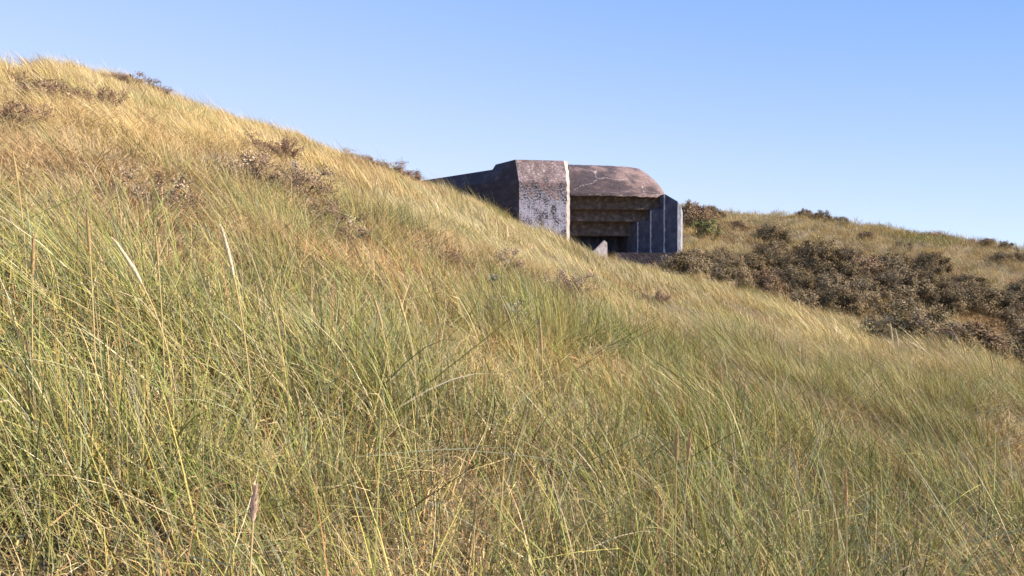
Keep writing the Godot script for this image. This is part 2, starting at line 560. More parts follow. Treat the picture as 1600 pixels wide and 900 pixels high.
	bush(green, "bush", "yellow-green bush on the slope just right of the bunker", "bush", "", spot(0.256, 46.5, 0.1), Vector3(0.95, 0.9, 0.95), 1.0, m)
	# dry dwarf shrubs among the grass of the near slope
	var dry := [[Color(0.46, 0.33, 0.21), 2.0], [Color(0.36, 0.24, 0.15), 2.0], [Color(0.22, 0.14, 0.09), 1.3], [Color(0.54, 0.41, 0.27), 0.9]]
	var dark := [[Color(0.21, 0.12, 0.08), 2.0], [Color(0.28, 0.17, 0.105), 2.0], [Color(0.34, 0.23, 0.13), 1.0]]
	var low := []
	for k in 3: low.append(bush_meshes(0.5, 0.52, 18, 20, 0.02, dry, 0.6))
	for k in 2: low.append(bush_meshes(0.55, 0.48, 18, 22, 0.024, dark, 0.6))
	var shrubs := [
		[-0.468, 6.4, 0.52, 0, "light brown dry shrub left of the tall pale seed head on the slope"],
		[-0.352, 9.5, 0.72, 1, "wide brown dry shrub in the grass above the straight seed head"],
		[-0.282, 9.5, 0.68, 2, "brown dry shrub on the slope, higher of the two below the bare ridge"],
		[-0.229, 8.2, 0.52, 0, "light brown dry shrub lowest of the line on the middle slope"],
		[-0.256, 8.8, 0.42, 1, "small dry shrub between the two larger ones on the middle slope"],
		[-0.094, 9, 0.36, 4, "small dark shrub in the grass below the bunker's left wing"],
		[-0.009, 11.3, 0.55, 0, "light brown dry shrub in the grass below the mottled bunker wall"],
		[0.032, 10.8, 0.5, 1, "brown dry shrub below the pier of the bunker, left of its twin"],
		[0.081, 11.6, 0.6, 2, "brown dry shrub below the gun opening, right of its twin"],
		[0.192, 14.4, 0.4, 3, "small dark shrub in the pale grass below the bunker's right corner"],
		[-0.619, 11.5, 0.6, 4, "dark brown shrub high on the left slope near the picture edge"],
		[-0.546, 12.5, 0.55, 3, "dark brown shrub among tan grass high on the left slope"],
		[-0.67, 8.1, 0.55, 3, "dark shrub at the left picture edge below the ridge"],
		[-0.5, 20.6, 0.85, 3, "dark twiggy shrub on the ridge skyline at upper left, lower side"],
		[-0.525, 20.6, 0.65, 4, "dark twiggy shrub on the ridge skyline at upper left, upper side"],
		[-0.475, 21.2, 0.8, 4, "dark low shrub on the ridge skyline, just right of the twiggy pair"],
		[-0.212, 25.0, 0.85, 4, "reddish brown shrub on the ridge skyline left of the bunker, topmost of five"],
		[-0.192, 25.2, 1.0, 3, "reddish brown shrub on the ridge skyline left of the bunker, second from the top"],
		[-0.172, 25.4, 1.05, 4, "reddish brown shrub on the ridge skyline left of the bunker, middle of five"],
		[-0.153, 25.7, 0.95, 3, "reddish brown shrub on the ridge skyline left of the bunker, fourth from the top"],
		[-0.136, 26.0, 0.8, 4, "reddish brown shrub on the ridge skyline left of the bunker, lowest of five"],
		[-0.307, 13.9, 0.6, 3, "russet dark shrub on the upper slope below the ridge"],
		[-0.337, 13.5, 0.55, 4, "russet shrub on the upper slope, left of its darker neighbour"],
	]
	for a in shrubs:
		clearings.append(Vector3(a[0] * a[1], a[1], 0.15 + 0.7 * a[2]))
		bush(low[a[3]], "dry_shrub", a[4], "shrub", "dry shrubs in the grass of the slope", spot(a[0], a[1], 0.02), Vector3(a[2], a[2] * (0.62 if a[1] > 19.0 else 1.0), a[2]) * 1.2, a[0] * 50.0, m)
	var blue := [[Color(0.33, 0.32, 0.22), 2.0], [Color(0.25, 0.25, 0.17), 2.0], [Color(0.42, 0.39, 0.28), 1.0]]
	bush(bush_meshes(0.36, 0.75, 14, 22, 0.02, blue, 0.5), "thistle", "grey thistle plant amid the green grass below the bunker", "plant", "", spot(-0.009, 6.8), Vector3.ONE * 0.55, 0.4, m)

# a stalk with a long pale seed head: foot direction and distance, height, how far the tip bends to the left
func seed_heads(stem_mat: Material) -> void:
	var list := [
		[-0.446, 2.9, 0.9, 0.26, 0.19, 0.0085, PALE, "long pale seed head arching far to the left in the green grass"],
		[-0.346, 2.8, 1.05, 0.1, 0.20, 0.0080, PALE, "tall pale seed head standing nearly straight left of centre"],
		[-0.464, 3, 0.84, 0.02, 0.13, 0.006, STRAW, "thin straw seed head between the two tall pale ones"],
		[-0.556, 2.8, 0.88, 0.01, 0.16, 0.007, GOLD, "tan seed head upright at left, left of the arching one"],
		[-0.641, 2.7, 0.79, -0.04, 0.15, 0.007, GOLD, "golden seed head near the left picture edge"],
		[-0.646, 3.6, 0.83, 0.05, 0.16, 0.006, STRAW, "straw seed head high at the left edge against the slope"],
		[-0.125, 3.8, 0.81, 0.14, 0.2, 0.008, STRAW, "straw seed head leaning left, right one of the centre pair"],
		[-0.16, 3.7, 0.76, 0.12, 0.19, 0.008, STRAW, "straw seed head leaning left, left one of the centre pair"],
		[0.043, 4, 0.91, 0.03, 0.24, 0.009, GOLD, "upright orange-tan seed head below the bunker's gun opening"],
		[-0.357, 1.75, 0.68, -0.05, 0.09, 0.0095, Color(0.66, 0.47, 0.34), "plump pinkish seed head low in the foreground at left"],
		[0.219, 3, 0.81, 0, 0.15, 0.010, GOLD, "left one of two golden seed heads side by side in the foreground"],
		[0.229, 3, 0.81, -0.03, 0.13, 0.009, GOLD, "right one of two golden seed heads side by side in the foreground"],
		[0.451, 2.9, 0.83, 0.03, 0.16, 0.008, GOLD, "golden seed head low in the right foreground grass"],
		[0.511, 9, 0.9, 0.08, 0.26, 0.012, PALE, "pale tall seed head before the lone thorn bush, left of two"],
		[0.519, 9.3, 0.85, 0.1, 0.24, 0.012, PALE, "pale tall seed head before the lone thorn bush, right of two"],
		[0.611, 8, 0.79, 0.14, 0.22, 0.010, STRAW, "straw seed head near the right edge, bent to the left"],
		[0.648, 7.5, 0.8, 0.12, 0.2, 0.010, STRAW, "shorter straw seed head near the right edge, beside a bent one"],
	]
	for a in list:
		var o := thing("seed_head_stalk", a[7], "grass stalk", "stalks with seed heads above the grass")
		o.position = spot(a[0], a[1])
		var stem := Blades.new()
		var head := Blades.new()
		var h: float = a[2]
		var bend: float = a[3]
		var at := func(t: float) -> Vector3: return Vector3(-bend * pow(t, 2.6) * h, t * h * (1.0 - 0.12 * absf(bend) * t), 0.03 * t * t)
		var start: float = 1.0 - a[4] / h
		for k in 8: stem.tube(at.call(start * k / 8.0), at.call(start * (k + 1) / 8.0), 0.0026, 0.0024, STRAW * 0.9, 5)
		for k in 9:
			var t0 := lerpf(start, 1.0, k / 9.0)
			var t1 := lerpf(start, 1.0, (k + 1) / 9.0)
			var r0: float = 1.12 * a[5] * (0.45 + 0.6 * sin(pow(k / 9.0, 0.75) * PI)) * (1.0 if k else 0.4)
			var r1: float = 1.12 * a[5] * (0.45 + 0.6 * sin(pow((k + 1) / 9.0, 0.75) * PI)) * (1.0 if k < 8 else 0.15)
			head.tube(at.call(t0), at.call(t1), r0 * 0.7, r1 * 0.7, a[6] * rng.randf_range(0.8, 1.05), 6)
			for q in 14:                                        # the husks along the spike
				var az := rng.randf() * TAU
				var p: Vector3 = at.call(rng.randf_range(t0, t1))
				var outw := Vector3(cos(az), 0, sin(az))
				var along := Vector3(-bend * 2.0, 1, 0).normalized()
				head.leaf(p + outw * r0 * 0.75, (along + outw * 0.3) * 0.008, along.cross(outw) * 0.0022, a[6] * rng.randf_range(0.75, 1.15))
		part("stem", stem.mesh(), stem_mat, o)
		part("seed_head", head.mesh(), stem_mat, o)

# ------------------------------------------------------------------ the bunker
# its own axes: a to the right along the front, b into the depth, y up from eye height; local x = a, z = -b
const SUNK := 2.2     # how far the bunker's base lies below the eye

func bv(a: float, y: float, b: float) -> Vector3:
	return Vector3(a, y + SUNK, -b)

func tri(st: SurfaceTool, p: Vector3, q: Vector3, r: Vector3, uvs: Array = []) -> void:
	for k in 3:
		if uvs: st.set_uv(uvs[k])
		st.add_vertex([p, q, r][k])

func quad(st: SurfaceTool, p: Vector3, q: Vector3, r: Vector3, s: Vector3, uvs: Array = []) -> void:
	tri(st, p, q, r, [uvs[0], uvs[1], uvs[2]] if uvs else [])
	tri(st, p, r, s, [uvs[0], uvs[2], uvs[3]] if uvs else [])

func start() -> SurfaceTool:
	var st := SurfaceTool.new()
	st.begin(Mesh.PRIMITIVE_TRIANGLES)
	st.set_smooth_group(-1)
	return st

func done(st: SurfaceTool) -> ArrayMesh:
	st.generate_normals()
	return st.commit()

# a solid with upright sides over a plan given clockwise from above (front edge left to right first); a height for each corner
func prism(st: SurfaceTool, plan: Array, y0: float, tops: Array) -> void:
	var n := plan.size()
	var mid := Vector2.ZERO
	var my := 0.0
	for k in n:
		mid += plan[k] / n
		my += tops[k] / n
	for k in n:
		var p: Vector2 = plan[k]
		var q: Vector2 = plan[(k + 1) % n]
		var t0: float = tops[k]
		var t1: float = tops[(k + 1) % n]
		quad(st, bv(p.x, y0, p.y), bv(p.x, t0, p.y), bv(q.x, t1, q.y), bv(q.x, y0, q.y))
		tri(st, bv(p.x, t0, p.y), bv(mid.x, my, mid.y), bv(q.x, t1, q.y))
		tri(st, bv(p.x, y0, p.y), bv(q.x, y0, q.y), bv(mid.x, y0, mid.y))

# a beam along a with worn, uneven lower front edge
func beam(a0: float, a1: float, b0: float, b1: float, y0: float, y1: float, wear: float, seed_: int) -> ArrayMesh:
	var st := start()
	var n := int((a1 - a0) / 0.16) + 1
	var r := RandomNumberGenerator.new()
	r.seed = seed_
	var edge: Array[float] = []
	var face: Array[float] = []
	for k in n + 1:
		edge.append(y0 - wear * 0.5 + absf(r.randfn(0.0, wear)))
		face.append(b0 + r.randfn(0.0, wear * 0.3))
	for k in n:
		var p := lerpf(a0, a1, float(k) / n)
		var q := lerpf(a0, a1, float(k + 1) / n)
		var e := edge[k]
		var f := edge[k + 1]
		quad(st, bv(p, e + 0.03, face[k]), bv(p, y1, b0), bv(q, y1, b0), bv(q, f + 0.03, face[k + 1]))
		quad(st, bv(p, e, b0 + 0.05), bv(p, e + 0.03, face[k]), bv(q, f + 0.03, face[k + 1]), bv(q, f, b0 + 0.05))
		quad(st, bv(p, y0, b1), bv(p, e, b0 + 0.05), bv(q, f, b0 + 0.05), bv(q, y0, b1))
		quad(st, bv(p, y1, b0), bv(p, y1, b1), bv(q, y1, b1), bv(q, y1, b0))
		quad(st, bv(p, y0, b1), bv(q, y0, b1), bv(q, y1, b1), bv(p, y1, b1))
	for e in [[a0, edge[0], true], [a1, edge[n], false]]:
		var c := [bv(e[0], e[1], b0 + 0.03), bv(e[0], y0, b1), bv(e[0], y1, b1), bv(e[0], y1, b0)]
		if not e[2]: c.reverse()
		quad(st, c[0], c[1], c[2], c[3])
	return done(st)

func spot_noise(seed_: int, freq: float, oct := 4) -> FastNoiseLite:
	var n := FastNoiseLite.new()
	n.seed = seed_
	n.frequency = freq
	n.fractal_octaves = oct
	return n

func c8(r: float, g: float, b: float) -> Color:
	return Color(r, g, b).linear_to_srgb()

# weathered whitewash over dark concrete; 0..1 across the face, 0..1 from the foot up; upper part is bare pinkish concrete
func whitewash_image() -> ImageTexture:
	var w := 256
	var h := 512
	var im := Image.create(w, h, false, Image.FORMAT_RGB8)
	var n1 := spot_noise(11, 0.018)
	var n2 := spot_noise(12, 0.07, 3)
	var n3 := spot_noise(13, 0.16, 2)
	for y in h:
		var up := 1.0 - float(y) / h                       # 0 foot, 1 roof edge
		for x in w:
			var big := n1.get_noise_2d(x * 0.8, y)
			var mid := n2.get_noise_2d(x * 0.8, y * 1.9)
			var fine := n3.get_noise_2d(x, y * 1.1)
			var run := n2.get_noise_2d(x * 1.6, y * 0.12 + 500.0)             # streaks that run down
			var board := absf(fposmod(y / 15.0 + 0.06 * big, 1.0) - 0.5) * 2.0     # marks of the formwork boards
			var seam := smoothstep(0.80, 0.97, board) * (0.5 + 0.5 * n1.get_noise_2d(x * 2.0, y * 3.0 + 90.0))
			var edge := up + 0.2 * big + 0.05 * mid + 0.05 * run
			var paint := smoothstep(-0.46, 0.30, mid * 0.8 + 0.9 * big + 0.7 * fine + 0.18 * run + 0.12 - 1.2 * smoothstep(0.74, 0.86, edge)) * (1.0 - 0.55 * seam)
			var bare := Color(0.095, 0.077, 0.085).lerp(Color(0.22, 0.155, 0.145), smoothstep(0.74, 0.84, edge))
			bare = bare * (1.0 + 0.6 * mid + 0.5 * fine + 0.6 * big) * (1.0 - 0.35 * seam)
			if up > 0.78 and mid + big * 0.8 + fine * 0.5 > 0.5: bare = bare.lerp(Color(0.42, 0.34, 0.33), 0.6)
			var white := Color(0.38, 0.362, 0.42) * (1.0 + 0.35 * big + 0.25 * fine + 0.25 * run)
			var c := bare.lerp(white, clampf(paint, 0.0, 1.0) * 0.92)
			# lighter run of lime along the corner on the left
			c = c.lerp(Color(0.42, 0.38, 0.40), 0.5 * (1.0 - smoothstep(0.0, 0.06, absf(float(x) / w - 0.04 + 0.03 * big))) * (0.5 + mid))
			im.set_pixel(x, y, c8(clampf(c.r, 0.02, 0.9), clampf(c.g, 0.02, 0.9), clampf(c.b, 0.02, 0.9)))
	return ImageTexture.create_from_image(im)

# the cap: pinkish weathered concrete darkened on the left by painted shade, with lime runs and a long pale crack
func cap_image() -> ImageTexture:
	var w := 512
	var h := 192
	var im := Image.create(w, h, false, Image.FORMAT_RGB8)
	var n1 := spot_noise(21, 0.012)
	var n2 := spot_noise(22, 0.06, 3)
	var n3 := spot_noise(23, 0.2, 2)
	for y in h:
		var up := 1.0 - float(y) / h
		for x in w:
			var big := n1.get_noise_2d(x, y * 1.5)
			var mid := n2.get_noise_2d(x, y)
			var fine := n3.get_noise_2d(x, y)
			var left_shade := smoothstep(0.0, 0.6, 0.98 - float(x) / w * 1.4 + 0.75 * big + 0.35 * mid - 0.35 * up)  # shade of the left part, painted into the colour and broken by noise
			var c := Color(0.25, 0.168, 0.15).lerp(Color(0.055, 0.042, 0.048), left_shade * 0.9)
			c = c * (1.0 + 0.45 * mid + 0.55 * fine)
			im.set_pixel(x, y, c8(clampf(c.r, 0.02, 0.9), clampf(c.g, 0.02, 0.9), clampf(c.b, 0.02, 0.9)))
	var r := RandomNumberGenerator.new()
	r.seed = 5
	var lines := [
		[[0.02, 0.28], [0.06, 0.40], [0.12, 0.44], [0.17, 0.55], [0.22, 0.56], [0.28, 0.52], [0.34, 0.55], [0.42, 0.52]],
		[[0.155, 0.55], [0.165, 0.66], [0.175, 0.74]], [[0.15, 0.74], [0.165, 0.66], [0.19, 0.75]],
		[[0.395, 0.12], [0.398, 0.36], [0.405, 0.42]], [[0.40, 0.29], [0.46, 0.27], [0.49, 0.24]], [[0.465, 0.05], [0.47, 0.18]],
	]
	for l in lines:
		for k in l.size() - 1:
			for s in 40:
				var t := s / 40.0
				var px: float = lerpf(l[k][0], l[k + 1][0], t) * w + r.randfn(0, 0.9)
				var py: float = (1.0 - lerpf(l[k][1], l[k + 1][1], t)) * h + r.randfn(0, 0.9)
				if r.randf() < 0.45: continue
				for oy in [0, 1, 2]:
					for ox in [0, 1]:
						var qx := clampi(int(px) + ox, 0, w - 1)
						var qy := clampi(int(py) + oy, 0, h - 1)
						im.set_pixel(qx, qy, im.get_pixel(qx, qy).lerp(c8(0.5, 0.43, 0.42), r.randf_range(0.1, 0.6)))
	for k in 26:                                            # lime blooms along the worn lip
		var cx := int((0.09 + 0.034 * k + r.randfn(0, 0.008)) * w)
		var rr := r.randf_range(2.0, 5.5)
		for oy in range(-7, 8):
			for ox in range(-6, 7):
				var qx := cx + ox
				var qy := h - 9 + oy
				if qx < 0 or qx >= w or qy < 0 or qy >= h: continue
				var f := 1.0 - sqrt(ox * ox + oy * oy * 0.6) / rr + n3.get_noise_2d(qx, qy) * 0.8
				if f > 0.0: im.set_pixel(qx, qy, im.get_pixel(qx, qy).lerp(c8(0.42, 0.34, 0.29), clampf(f, 0.0, 0.7)))
	return ImageTexture.create_from_image(im)

func build_bunker() -> void:
	var bunker := thing("bunker", "weathered concrete bunker with a stepped gun opening, half sunk behind the dune", "bunker")
	bunker.position = Vector3(0.34, -SUNK, -36.0)
	bunker.rotation.y = 0.171
	var dark := mat(Color.WHITE, 0.95)
	dark.albedo_texture = noise_tex(0.007, 31, [[0.0, Color(0.065, 0.052, 0.052)], [0.45, Color(0.09, 0.074, 0.072)], [0.7, Color(0.12, 0.098, 0.094)], [0.85, Color(0.19, 0.165, 0.16)], [1.0, Color(0.36, 0.33, 0.33)]])
	dark.uv1_triplanar = true
	dark.uv1_scale = Vector3(0.42, 0.55, 0.42)
	dark.heightmap_enabled = true
	dark.heightmap_texture = noise_tex(0.02, 32, [], 512, 5, true)
	dark.heightmap_scale = 3.0
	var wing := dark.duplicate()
	wing.albedo_color = Color(0.68, 0.66, 0.72)  # copy of the concrete; the flank's shade is deepened in its colour
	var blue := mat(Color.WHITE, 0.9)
	blue.albedo_texture = noise_tex(0.012, 41, [[0.0, Color(0.032, 0.036, 0.054)], [0.5, Color(0.062, 0.068, 0.10)], [0.8, Color(0.09, 0.095, 0.13)], [1.0, Color(0.18, 0.18, 0.21)]])  # concrete in blue skylit shade; that shade is painted into the colour
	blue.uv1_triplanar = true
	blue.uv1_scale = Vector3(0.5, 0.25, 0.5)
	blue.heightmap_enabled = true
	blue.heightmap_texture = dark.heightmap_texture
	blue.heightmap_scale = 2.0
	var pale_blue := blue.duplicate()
	pale_blue.albedo_texture = noise_tex(0.012, 42, [[0.0, Color(0.26, 0.265, 0.28)], [0.5, Color(0.38, 0.38, 0.41)], [1.0, Color(0.52, 0.51, 0.53)]])  # same concrete for the sunny end; the light is put into the colour
	var pale := mat(Color.WHITE, 0.9)
	pale.albedo_texture = noise_tex(0.015, 51, [[0.0, Color(0.26, 0.22, 0.2)], [0.4, Color(0.46, 0.40, 0.37)], [0.7, Color(0.58, 0.5, 0.46)], [1.0, Color(0.68, 0.62, 0.58)]])
	pale.uv1_triplanar = true
	pale.uv1_scale = Vector3(0.6, 0.3, 0.6)
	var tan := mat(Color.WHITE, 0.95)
	tan.albedo_texture = noise_tex(0.012, 61, [[0.0, Color(0.06, 0.043, 0.034)], [0.45, Color(0.11, 0.08, 0.062)], [0.7, Color(0.16, 0.118, 0.09)], [1.0, Color(0.33, 0.27, 0.23)]])  # brown of light bounced off grass, painted into the shaded ceiling concrete
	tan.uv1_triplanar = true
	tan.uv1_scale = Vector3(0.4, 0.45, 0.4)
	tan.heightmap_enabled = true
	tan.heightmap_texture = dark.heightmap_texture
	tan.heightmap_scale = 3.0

	# left block: whitewashed front with a bevel under the roof
	var white := mat(Color.WHITE, 0.95)
	white.albedo_texture = whitewash_image()
	white.heightmap_enabled = true
	white.heightmap_texture = white.albedo_texture
	white.heightmap_scale = 2.0
	var st := start()
	var y0 := -SUNK
	var yb := 4.15
	var yr := 5.30
	var fl := 1.0 / (yr - y0)
	quad(st, bv(0, y0, 0), bv(0, yb, 0), bv(2.33, yb, 0), bv(2.33, y0, 0), [Vector2(0, 1), Vector2(0, 1 - (yb - y0) * fl), Vector2(1, 1 - (yb - y0) * fl), Vector2(1, 1)])
	quad(st, bv(0, yb, 0), bv(-0.08, yr, 0.6), bv(2.33, yr, 0.6), bv(2.33, yb, 0), [Vector2(0, 1 - (yb - y0) * fl), Vector2(0, 0), Vector2(1, 0), Vector2(1, 1 - (yb - y0) * fl)])
	quad(st, bv(0, y0, 0), bv(2.33, y0, 0), bv(2.33, y0, 2), bv(0, y0, 2))
	part("front_wall", done(st), white, bunker)
	# its lit corner
	st = start()
	var wear := RandomNumberGenerator.new()
	wear.seed = 77
	var left_edge: Array[Vector3] = []
	var right_edge: Array[Vector3] = []
	for k in 43:
		var y := lerpf(y0, yr, k / 42.0)
		var lean_b := 0.6 * clampf((y - yb) / (yr - yb), 0.0, 1.0)
		left_edge.append(bv(2.33 + (wear.randfn(0.0, 0.016) if k % 42 else 0.0), y, lean_b - 0.002))
		right_edge.append(bv(2.55 + 0.05 * clampf((y - yb) / (yr - yb), 0.0, 1.0) - (absf(wear.randfn(0.0, 0.022)) if k % 42 else 0.0), y, lean_b * 0.92 + 0.17))
	for k in 42: quad(st, left_edge[k], left_edge[k + 1], right_edge[k + 1], right_edge[k])
	quad(st, bv(2.55, y0, 0.17), bv(2.55, yb, 0.17), bv(2.55, yb, 5.0), bv(2.55, y0, 5.0))
	quad(st, bv(2.55, yb, 0.17), bv(2.60, yr, 0.72), bv(2.60, yr, 5.0), bv(2.55, yb, 5.0))
	part("pier", done(st), pale, bunker)
	# its dark flank, turned away from the sun, and the roof
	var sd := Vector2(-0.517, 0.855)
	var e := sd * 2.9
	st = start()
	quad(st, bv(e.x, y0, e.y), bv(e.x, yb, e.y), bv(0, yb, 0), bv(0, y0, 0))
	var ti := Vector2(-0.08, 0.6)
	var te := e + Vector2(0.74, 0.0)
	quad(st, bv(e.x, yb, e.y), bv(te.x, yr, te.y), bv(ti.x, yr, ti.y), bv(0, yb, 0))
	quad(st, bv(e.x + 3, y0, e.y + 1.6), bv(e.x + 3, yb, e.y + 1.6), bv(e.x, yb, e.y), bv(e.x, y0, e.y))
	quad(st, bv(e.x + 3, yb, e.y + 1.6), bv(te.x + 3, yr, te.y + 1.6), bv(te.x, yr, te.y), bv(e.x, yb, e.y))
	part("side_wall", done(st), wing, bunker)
	st = start()
	quad(st, bv(ti.x, yr, ti.y), bv(te.x, yr, te.y), bv(2.60, yr, 5.0), bv(2.60, yr, 0.72))
	tri(st, bv(ti.x, yr, ti.y), bv(2.60, yr, 0.72), bv(2.33, yr, 0.6))
	tri(st, bv(te.x, yr, te.y), bv(te.x + 3, yr, te.y + 1.6), bv(2.60, yr, 5.0))
	part("roof", done(st), dark, bunker)
	# the lower wing that runs back into the dune
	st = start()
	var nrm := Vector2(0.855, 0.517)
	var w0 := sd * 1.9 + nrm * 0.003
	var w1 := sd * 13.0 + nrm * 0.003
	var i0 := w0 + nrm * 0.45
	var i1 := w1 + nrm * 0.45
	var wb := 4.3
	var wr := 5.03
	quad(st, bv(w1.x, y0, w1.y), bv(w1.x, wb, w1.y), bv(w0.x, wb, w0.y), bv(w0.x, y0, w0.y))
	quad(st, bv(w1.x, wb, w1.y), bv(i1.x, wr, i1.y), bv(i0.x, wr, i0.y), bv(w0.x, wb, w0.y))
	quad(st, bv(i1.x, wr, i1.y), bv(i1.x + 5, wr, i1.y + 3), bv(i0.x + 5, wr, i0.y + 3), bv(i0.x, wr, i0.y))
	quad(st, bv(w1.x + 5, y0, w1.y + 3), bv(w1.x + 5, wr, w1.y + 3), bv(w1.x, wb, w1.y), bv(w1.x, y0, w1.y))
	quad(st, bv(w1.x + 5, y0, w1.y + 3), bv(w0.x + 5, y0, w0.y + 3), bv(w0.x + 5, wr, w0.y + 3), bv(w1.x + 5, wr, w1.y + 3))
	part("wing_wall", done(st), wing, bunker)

	# the rounded cap over the opening
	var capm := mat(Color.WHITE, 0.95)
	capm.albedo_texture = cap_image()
	capm.heightmap_enabled = true
	capm.heightmap_texture = capm.albedo_texture
	capm.heightmap_scale = 2.0
	var lip := [Vector2(2.56, 0.12), Vector2(3.2, 0.06), Vector2(3.9, 0.03), Vector2(4.6, 0.02), Vector2(5.3, 0.05), Vector2(5.9, 0.13), Vector2(6.45, 0.26), Vector2(6.95, 0.36), Vector2(7.35, 0.48), Vector2(7.65, 0.68), Vector2(7.85, 1.05), Vector2(7.93, 1.6), Vector2(7.95, 2.8), Vector2(7.95, 6.5)]
	var rows := [[3.54, 0.0], [3.70, 0.0], [3.76, 0.08], [3.92, 0.14], [4.2, 0.27], [4.5, 0.48], [4.78, 0.72], [5.0, 0.94], [5.16, 1.14], [5.24, 1.38]]
	var rr := RandomNumberGenerator.new()
	rr.seed = 8
	var fine := []
	for k in lip.size() - 1:
		for s in 4: fine.append(lip[k].lerp(lip[k + 1], s / 4.0))
	fine.append(lip[lip.size() - 1])
	var length := 0.0
	var along: Array[float] = [0.0]
	for k in fine.size() - 1:
		length += minf(fine[k].distance_to(fine[k + 1]), 0.6)
		along.append(length)
	var grid := []
	for j in rows.size():
		var line := []
		for k in fine.size():
			var f: Vector2 = fine[k]
			var p := Vector2(2.57 + (f.x - 2.57) * (1.0 - rows[j][1] / 5.38), 6.5 - (6.5 - f.y) * (1.0 - rows[j][1] / 6.4))
			var y: float = rows[j][0] - (0.07 * smoothstep(0.5, 0.8, along[k] / length) if j == 0 else 0.0) + (absf(rr.randfn(0, 0.018)) if j == 0 else rr.randfn(0, 0.006))
			line.append(bv(p.x, y, p.y))
		grid.append(line)
	st = start()
	st.set_smooth_group(0)
	for j in rows.size() - 1:
		for k in fine.size() - 1:
			var v0 := 1.0 - float(j) / (rows.size() - 1)
			var v1 := 1.0 - float(j + 1) / (rows.size() - 1)
			var u0 := along[k] / length
			var u1 := along[k + 1] / length
			quad(st, grid[j][k], grid[j + 1][k], grid[j + 1][k + 1], grid[j][k + 1], [Vector2(u0, v0), Vector2(u0, v1), Vector2(u1, v1), Vector2(u1, v0)])
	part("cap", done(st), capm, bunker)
	st = start()
	var back := bv(2.57, 5.25, 6.5)
	for k in fine.size() - 1:
		tri(st, grid[rows.size() - 1][k], back, grid[rows.size() - 1][k + 1])
		tri(st, grid[0][k], grid[0][k + 1], bv(2.57, 3.6, 6.5))
	part("cap_soffit", done(st), dark, bunker)

	# the stepped ceiling of the gun opening
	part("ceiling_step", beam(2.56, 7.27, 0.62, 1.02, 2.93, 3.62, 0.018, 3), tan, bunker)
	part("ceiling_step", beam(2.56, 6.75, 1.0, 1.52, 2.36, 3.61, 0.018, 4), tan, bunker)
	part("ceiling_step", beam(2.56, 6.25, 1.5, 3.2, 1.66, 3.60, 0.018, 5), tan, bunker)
	# the stepped right jamb
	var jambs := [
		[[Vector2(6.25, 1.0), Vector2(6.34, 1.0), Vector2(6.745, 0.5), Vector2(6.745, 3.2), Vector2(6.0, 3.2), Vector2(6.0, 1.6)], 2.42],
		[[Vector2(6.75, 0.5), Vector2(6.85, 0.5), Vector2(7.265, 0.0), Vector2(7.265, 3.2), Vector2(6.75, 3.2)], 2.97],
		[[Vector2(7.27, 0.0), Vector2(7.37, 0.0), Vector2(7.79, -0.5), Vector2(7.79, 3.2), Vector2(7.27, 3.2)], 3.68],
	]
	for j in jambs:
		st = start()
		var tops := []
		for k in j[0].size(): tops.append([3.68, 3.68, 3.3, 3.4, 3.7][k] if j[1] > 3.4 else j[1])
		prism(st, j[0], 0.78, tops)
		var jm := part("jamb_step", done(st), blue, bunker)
		var edge: Vector2 = j[0][0]
		st = start()
		var thick: float = j[0][1].x - edge.x
		var upto: float = j[1] - 0.06
		for k in 16:                                             # chipped along its height
			var a0: float = edge.x - 0.004 + absf(sin(k * 12.9)) * 0.02
			var a1: float = edge.x + thick - absf(sin(k * 7.3)) * 0.035
			prism(st, [Vector2(a0, edge.y - 0.004), Vector2(a1, edge.y - 0.004), Vector2(a1 - 0.02, edge.y + 0.03), Vector2(edge.x, edge.y + 0.03)], lerpf(0.8, upto, k / 16.0), [lerpf(0.8, upto, (k + 1) / 16.0) - 0.001, lerpf(0.8, upto, (k + 1) / 16.0) - 0.001, lerpf(0.8, upto, (k + 1) / 16.0) - 0.001, lerpf(0.8, upto, (k + 1) / 16.0) - 0.001])
		part("edge", done(st), pale, jm)  # pale strip paints the sunlight on each jamb's front edge
	st = start()
	prism(st, [Vector2(7.8, -0.5), Vector2(7.98, -0.5), Vector2(8.12, -0.36), Vector2(8.2, 0.1), Vector2(8.2, 4.0), Vector2(7.8, 4.0)], y0, [3.3, 3.06, 2.76, 2.5, 2.5, 3.3])
	part("outer_wall", done(st), pale_blue, bunker)
	st = start()
	prism(st, [Vector2(4.6, -0.72), Vector2(8.06, -0.72), Vector2(8.06, -0.505), Vector2(7.79, -0.505), Vector2(7.79, 3.0), Vector2(4.6, 3.0)], 0.17, [0.78, 0.79, 0.79, 0.79, 0.79, 0.78])
	part("apron_slab", done(st), wing, bunker)
	st = start()
	prism(st, [Vector2(4.8, -0.2), Vector2(7.78, -0.2), Vector2(7.78, 3.0), Vector2(4.8, 3.0)], y0, [0.165, 0.165, 0.165, 0.165])
	part("base", done(st), wing, bunker)
	st = start()
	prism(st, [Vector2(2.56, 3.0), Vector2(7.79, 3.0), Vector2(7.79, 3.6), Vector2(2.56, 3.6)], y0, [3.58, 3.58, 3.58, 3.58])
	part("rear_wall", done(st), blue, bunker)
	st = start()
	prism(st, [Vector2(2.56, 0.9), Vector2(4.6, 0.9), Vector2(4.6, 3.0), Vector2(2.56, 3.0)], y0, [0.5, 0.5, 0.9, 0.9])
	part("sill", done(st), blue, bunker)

	# the pale broken piece that stands in front of the opening
	var frag := thing("concrete_fragment", "pale triangular piece of broken concrete standing before the gun opening", "rubble")
	frag.position = bunker.transform * bv(3.9, -0.6, -0.25)
	frag.rotation.y = 0.171
	st = start()
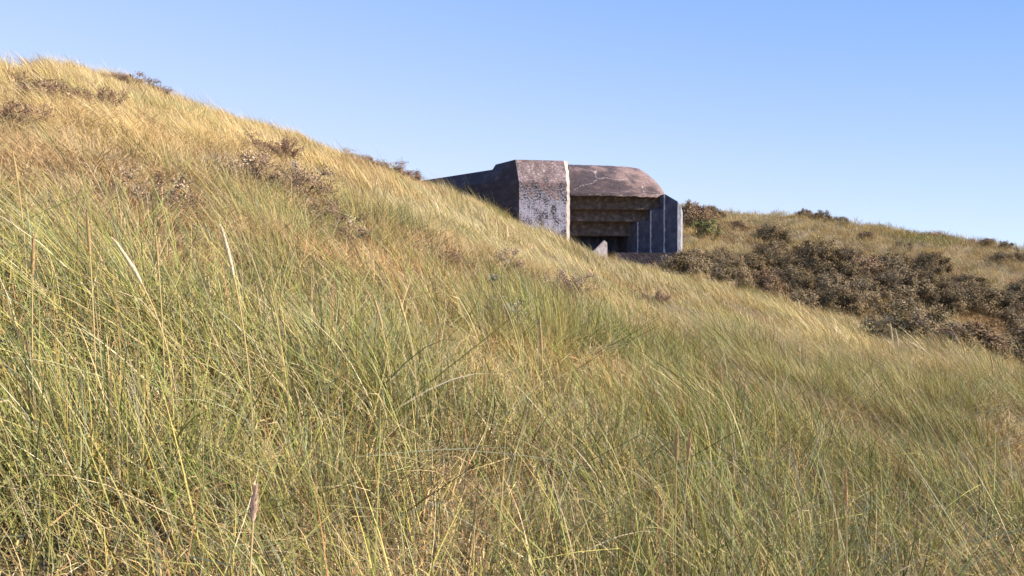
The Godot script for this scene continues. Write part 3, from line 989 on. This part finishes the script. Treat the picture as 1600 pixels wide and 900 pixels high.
	var f := [Vector3(-1.75, 0, 0.1), Vector3(0.26, 1.98, 0.02), Vector3(0.4, 1.86, 0.0), Vector3(0.44, 0, 0.12)]
	var g := []
	for p in f: g.append(p + Vector3(0.05, 0.0, -0.38))
	quad(st, f[0], f[1], f[2], f[3])
	quad(st, g[3], g[2], g[1], g[0])
	for k in 4: quad(st, f[k], g[k], g[(k + 1) % 4], f[(k + 1) % 4])
	part("broken_slab", done(st), pale, frag)

# ------------------------------------------------------------------ the sky
func sky_texture(sun_at: Vector3) -> ImageTexture:
	var w := 512
	var h := 256
	var im := Image.create(w, h, false, Image.FORMAT_RGBF)
	var flat := Vector2(sun_at.x, sun_at.z).normalized()
	for y in h:
		var el := (0.5 - (y + 0.5) / h) * PI
		for x in w:
			var az := (float(x) + 0.5) / w * TAU - PI                # 0 looks along -z
			var dir := Vector2(sin(az), -cos(az))
			var near_sun := 0.5 + 0.5 * dir.dot(flat)
			var e := maxf(rad_to_deg(el), 0.0)
			var t := exp(-e / 14.0)
			var c := Color(0.045, 0.20, 0.63).lerp(Color(0.47, 0.61, 0.78), t)
			c = c.lerp(Color(0.63, 0.70, 0.78), clampf((near_sun - 0.3) * 0.95, 0.0, 0.7) * exp(-e / 26.0))
			c = c.lerp(Color(0.72, 0.72, 0.75), 0.75 * exp(-e / 7.0) * near_sun)
			if el < 0.0: c = c.lerp(Color(0.25, 0.22, 0.16), clampf(-el * 8.0, 0.0, 1.0))
			im.set_pixel(x, y, c * 0.93)
	return ImageTexture.create_from_image(im)

func _ready() -> void:
	rng.seed = 20240607
	hummock.seed = 3; hummock.frequency = 0.28; hummock.fractal_octaves = 3
	patch.seed = 14; patch.frequency = 0.11; patch.fractal_octaves = 3
	patch2.seed = 25; patch2.frequency = 0.13; patch2.fractal_octaves = 3
	wind.seed = 9; wind.frequency = 0.16; wind.fractal_octaves = 2

	# camera: eye at the origin, nearly level
	var cam := Camera3D.new()
	cam.name = "camera"
	cam.fov = 42.0
	cam.near = 0.05
	cam.far = 6000.0
	cam.rotation_degrees = Vector3(-1.47, 0, 0)
	add_child(cam)
	cam.current = true

	var sun := DirectionalLight3D.new()
	sun.name = "sun"
	sun.light_energy = 1.6
	sun.light_color = Color(1.0, 0.945, 0.86)
	sun.light_angular_distance = 0.5
	sun.shadow_enabled = true
	add_child(sun)
	var elev := deg_to_rad(38.0)
	var swing := deg_to_rad(12.0)                                   # from straight right towards the camera
	var sun_at := Vector3(cos(elev) * cos(swing), sin(elev), cos(elev) * sin(swing))
	sun.look_at_from_position(sun_at * 50.0, Vector3.ZERO)

	var env := Environment.new()
	env.background_mode = Environment.BG_SKY
	var sky := Sky.new()
	var pano := PanoramaSkyMaterial.new()
	pano.panorama = sky_texture(sun_at)
	sky.sky_material = pano
	env.sky = sky
	env.tonemap_mode = Environment.TONE_MAPPER_LINEAR
	env.tonemap_exposure = 1.64
	env.sdfgi_enabled = true
	env.ssao_enabled = true
	env.ssil_enabled = true
	var we := WorldEnvironment.new()
	we.name = "environment"
	we.environment = env
	add_child(we)

	# the land
	var soil := mat(Color.WHITE, 1.0)
	soil.albedo_texture = noise_tex(0.02, 71, [[0.0, Color(0.07, 0.05, 0.03)], [0.45, Color(0.16, 0.12, 0.065)], [0.7, Color(0.26, 0.19, 0.10)], [1.0, Color(0.38, 0.30, 0.18)]])
	soil.uv1_triplanar = true
	soil.uv1_world_triplanar = true
	soil.uv1_scale = Vector3(0.7, 0.7, 0.7)
	soil.heightmap_enabled = true
	soil.heightmap_texture = noise_tex(0.03, 72, [], 512, 5, true)
	soil.heightmap_scale = 4.0
	build_ground(soil)
	build_bunker()

	var leafy := mat(Color.WHITE, 0.75)
	leafy.vertex_color_use_as_albedo = true
	leafy.cull_mode = BaseMaterial3D.CULL_DISABLED
	leafy.backlight_enabled = true
	leafy.backlight = Color(0.25, 0.25, 0.25)
	leafy.metallic_specular = 0.35
	var blade := leafy.duplicate()
	blade.roughness = 0.5
	blade.metallic_specular = 0.25
	blade.backlight = Color(0.36, 0.36, 0.32)
	plant_bushes(leafy)
	seed_heads(leafy)
	plant_grass(blade)
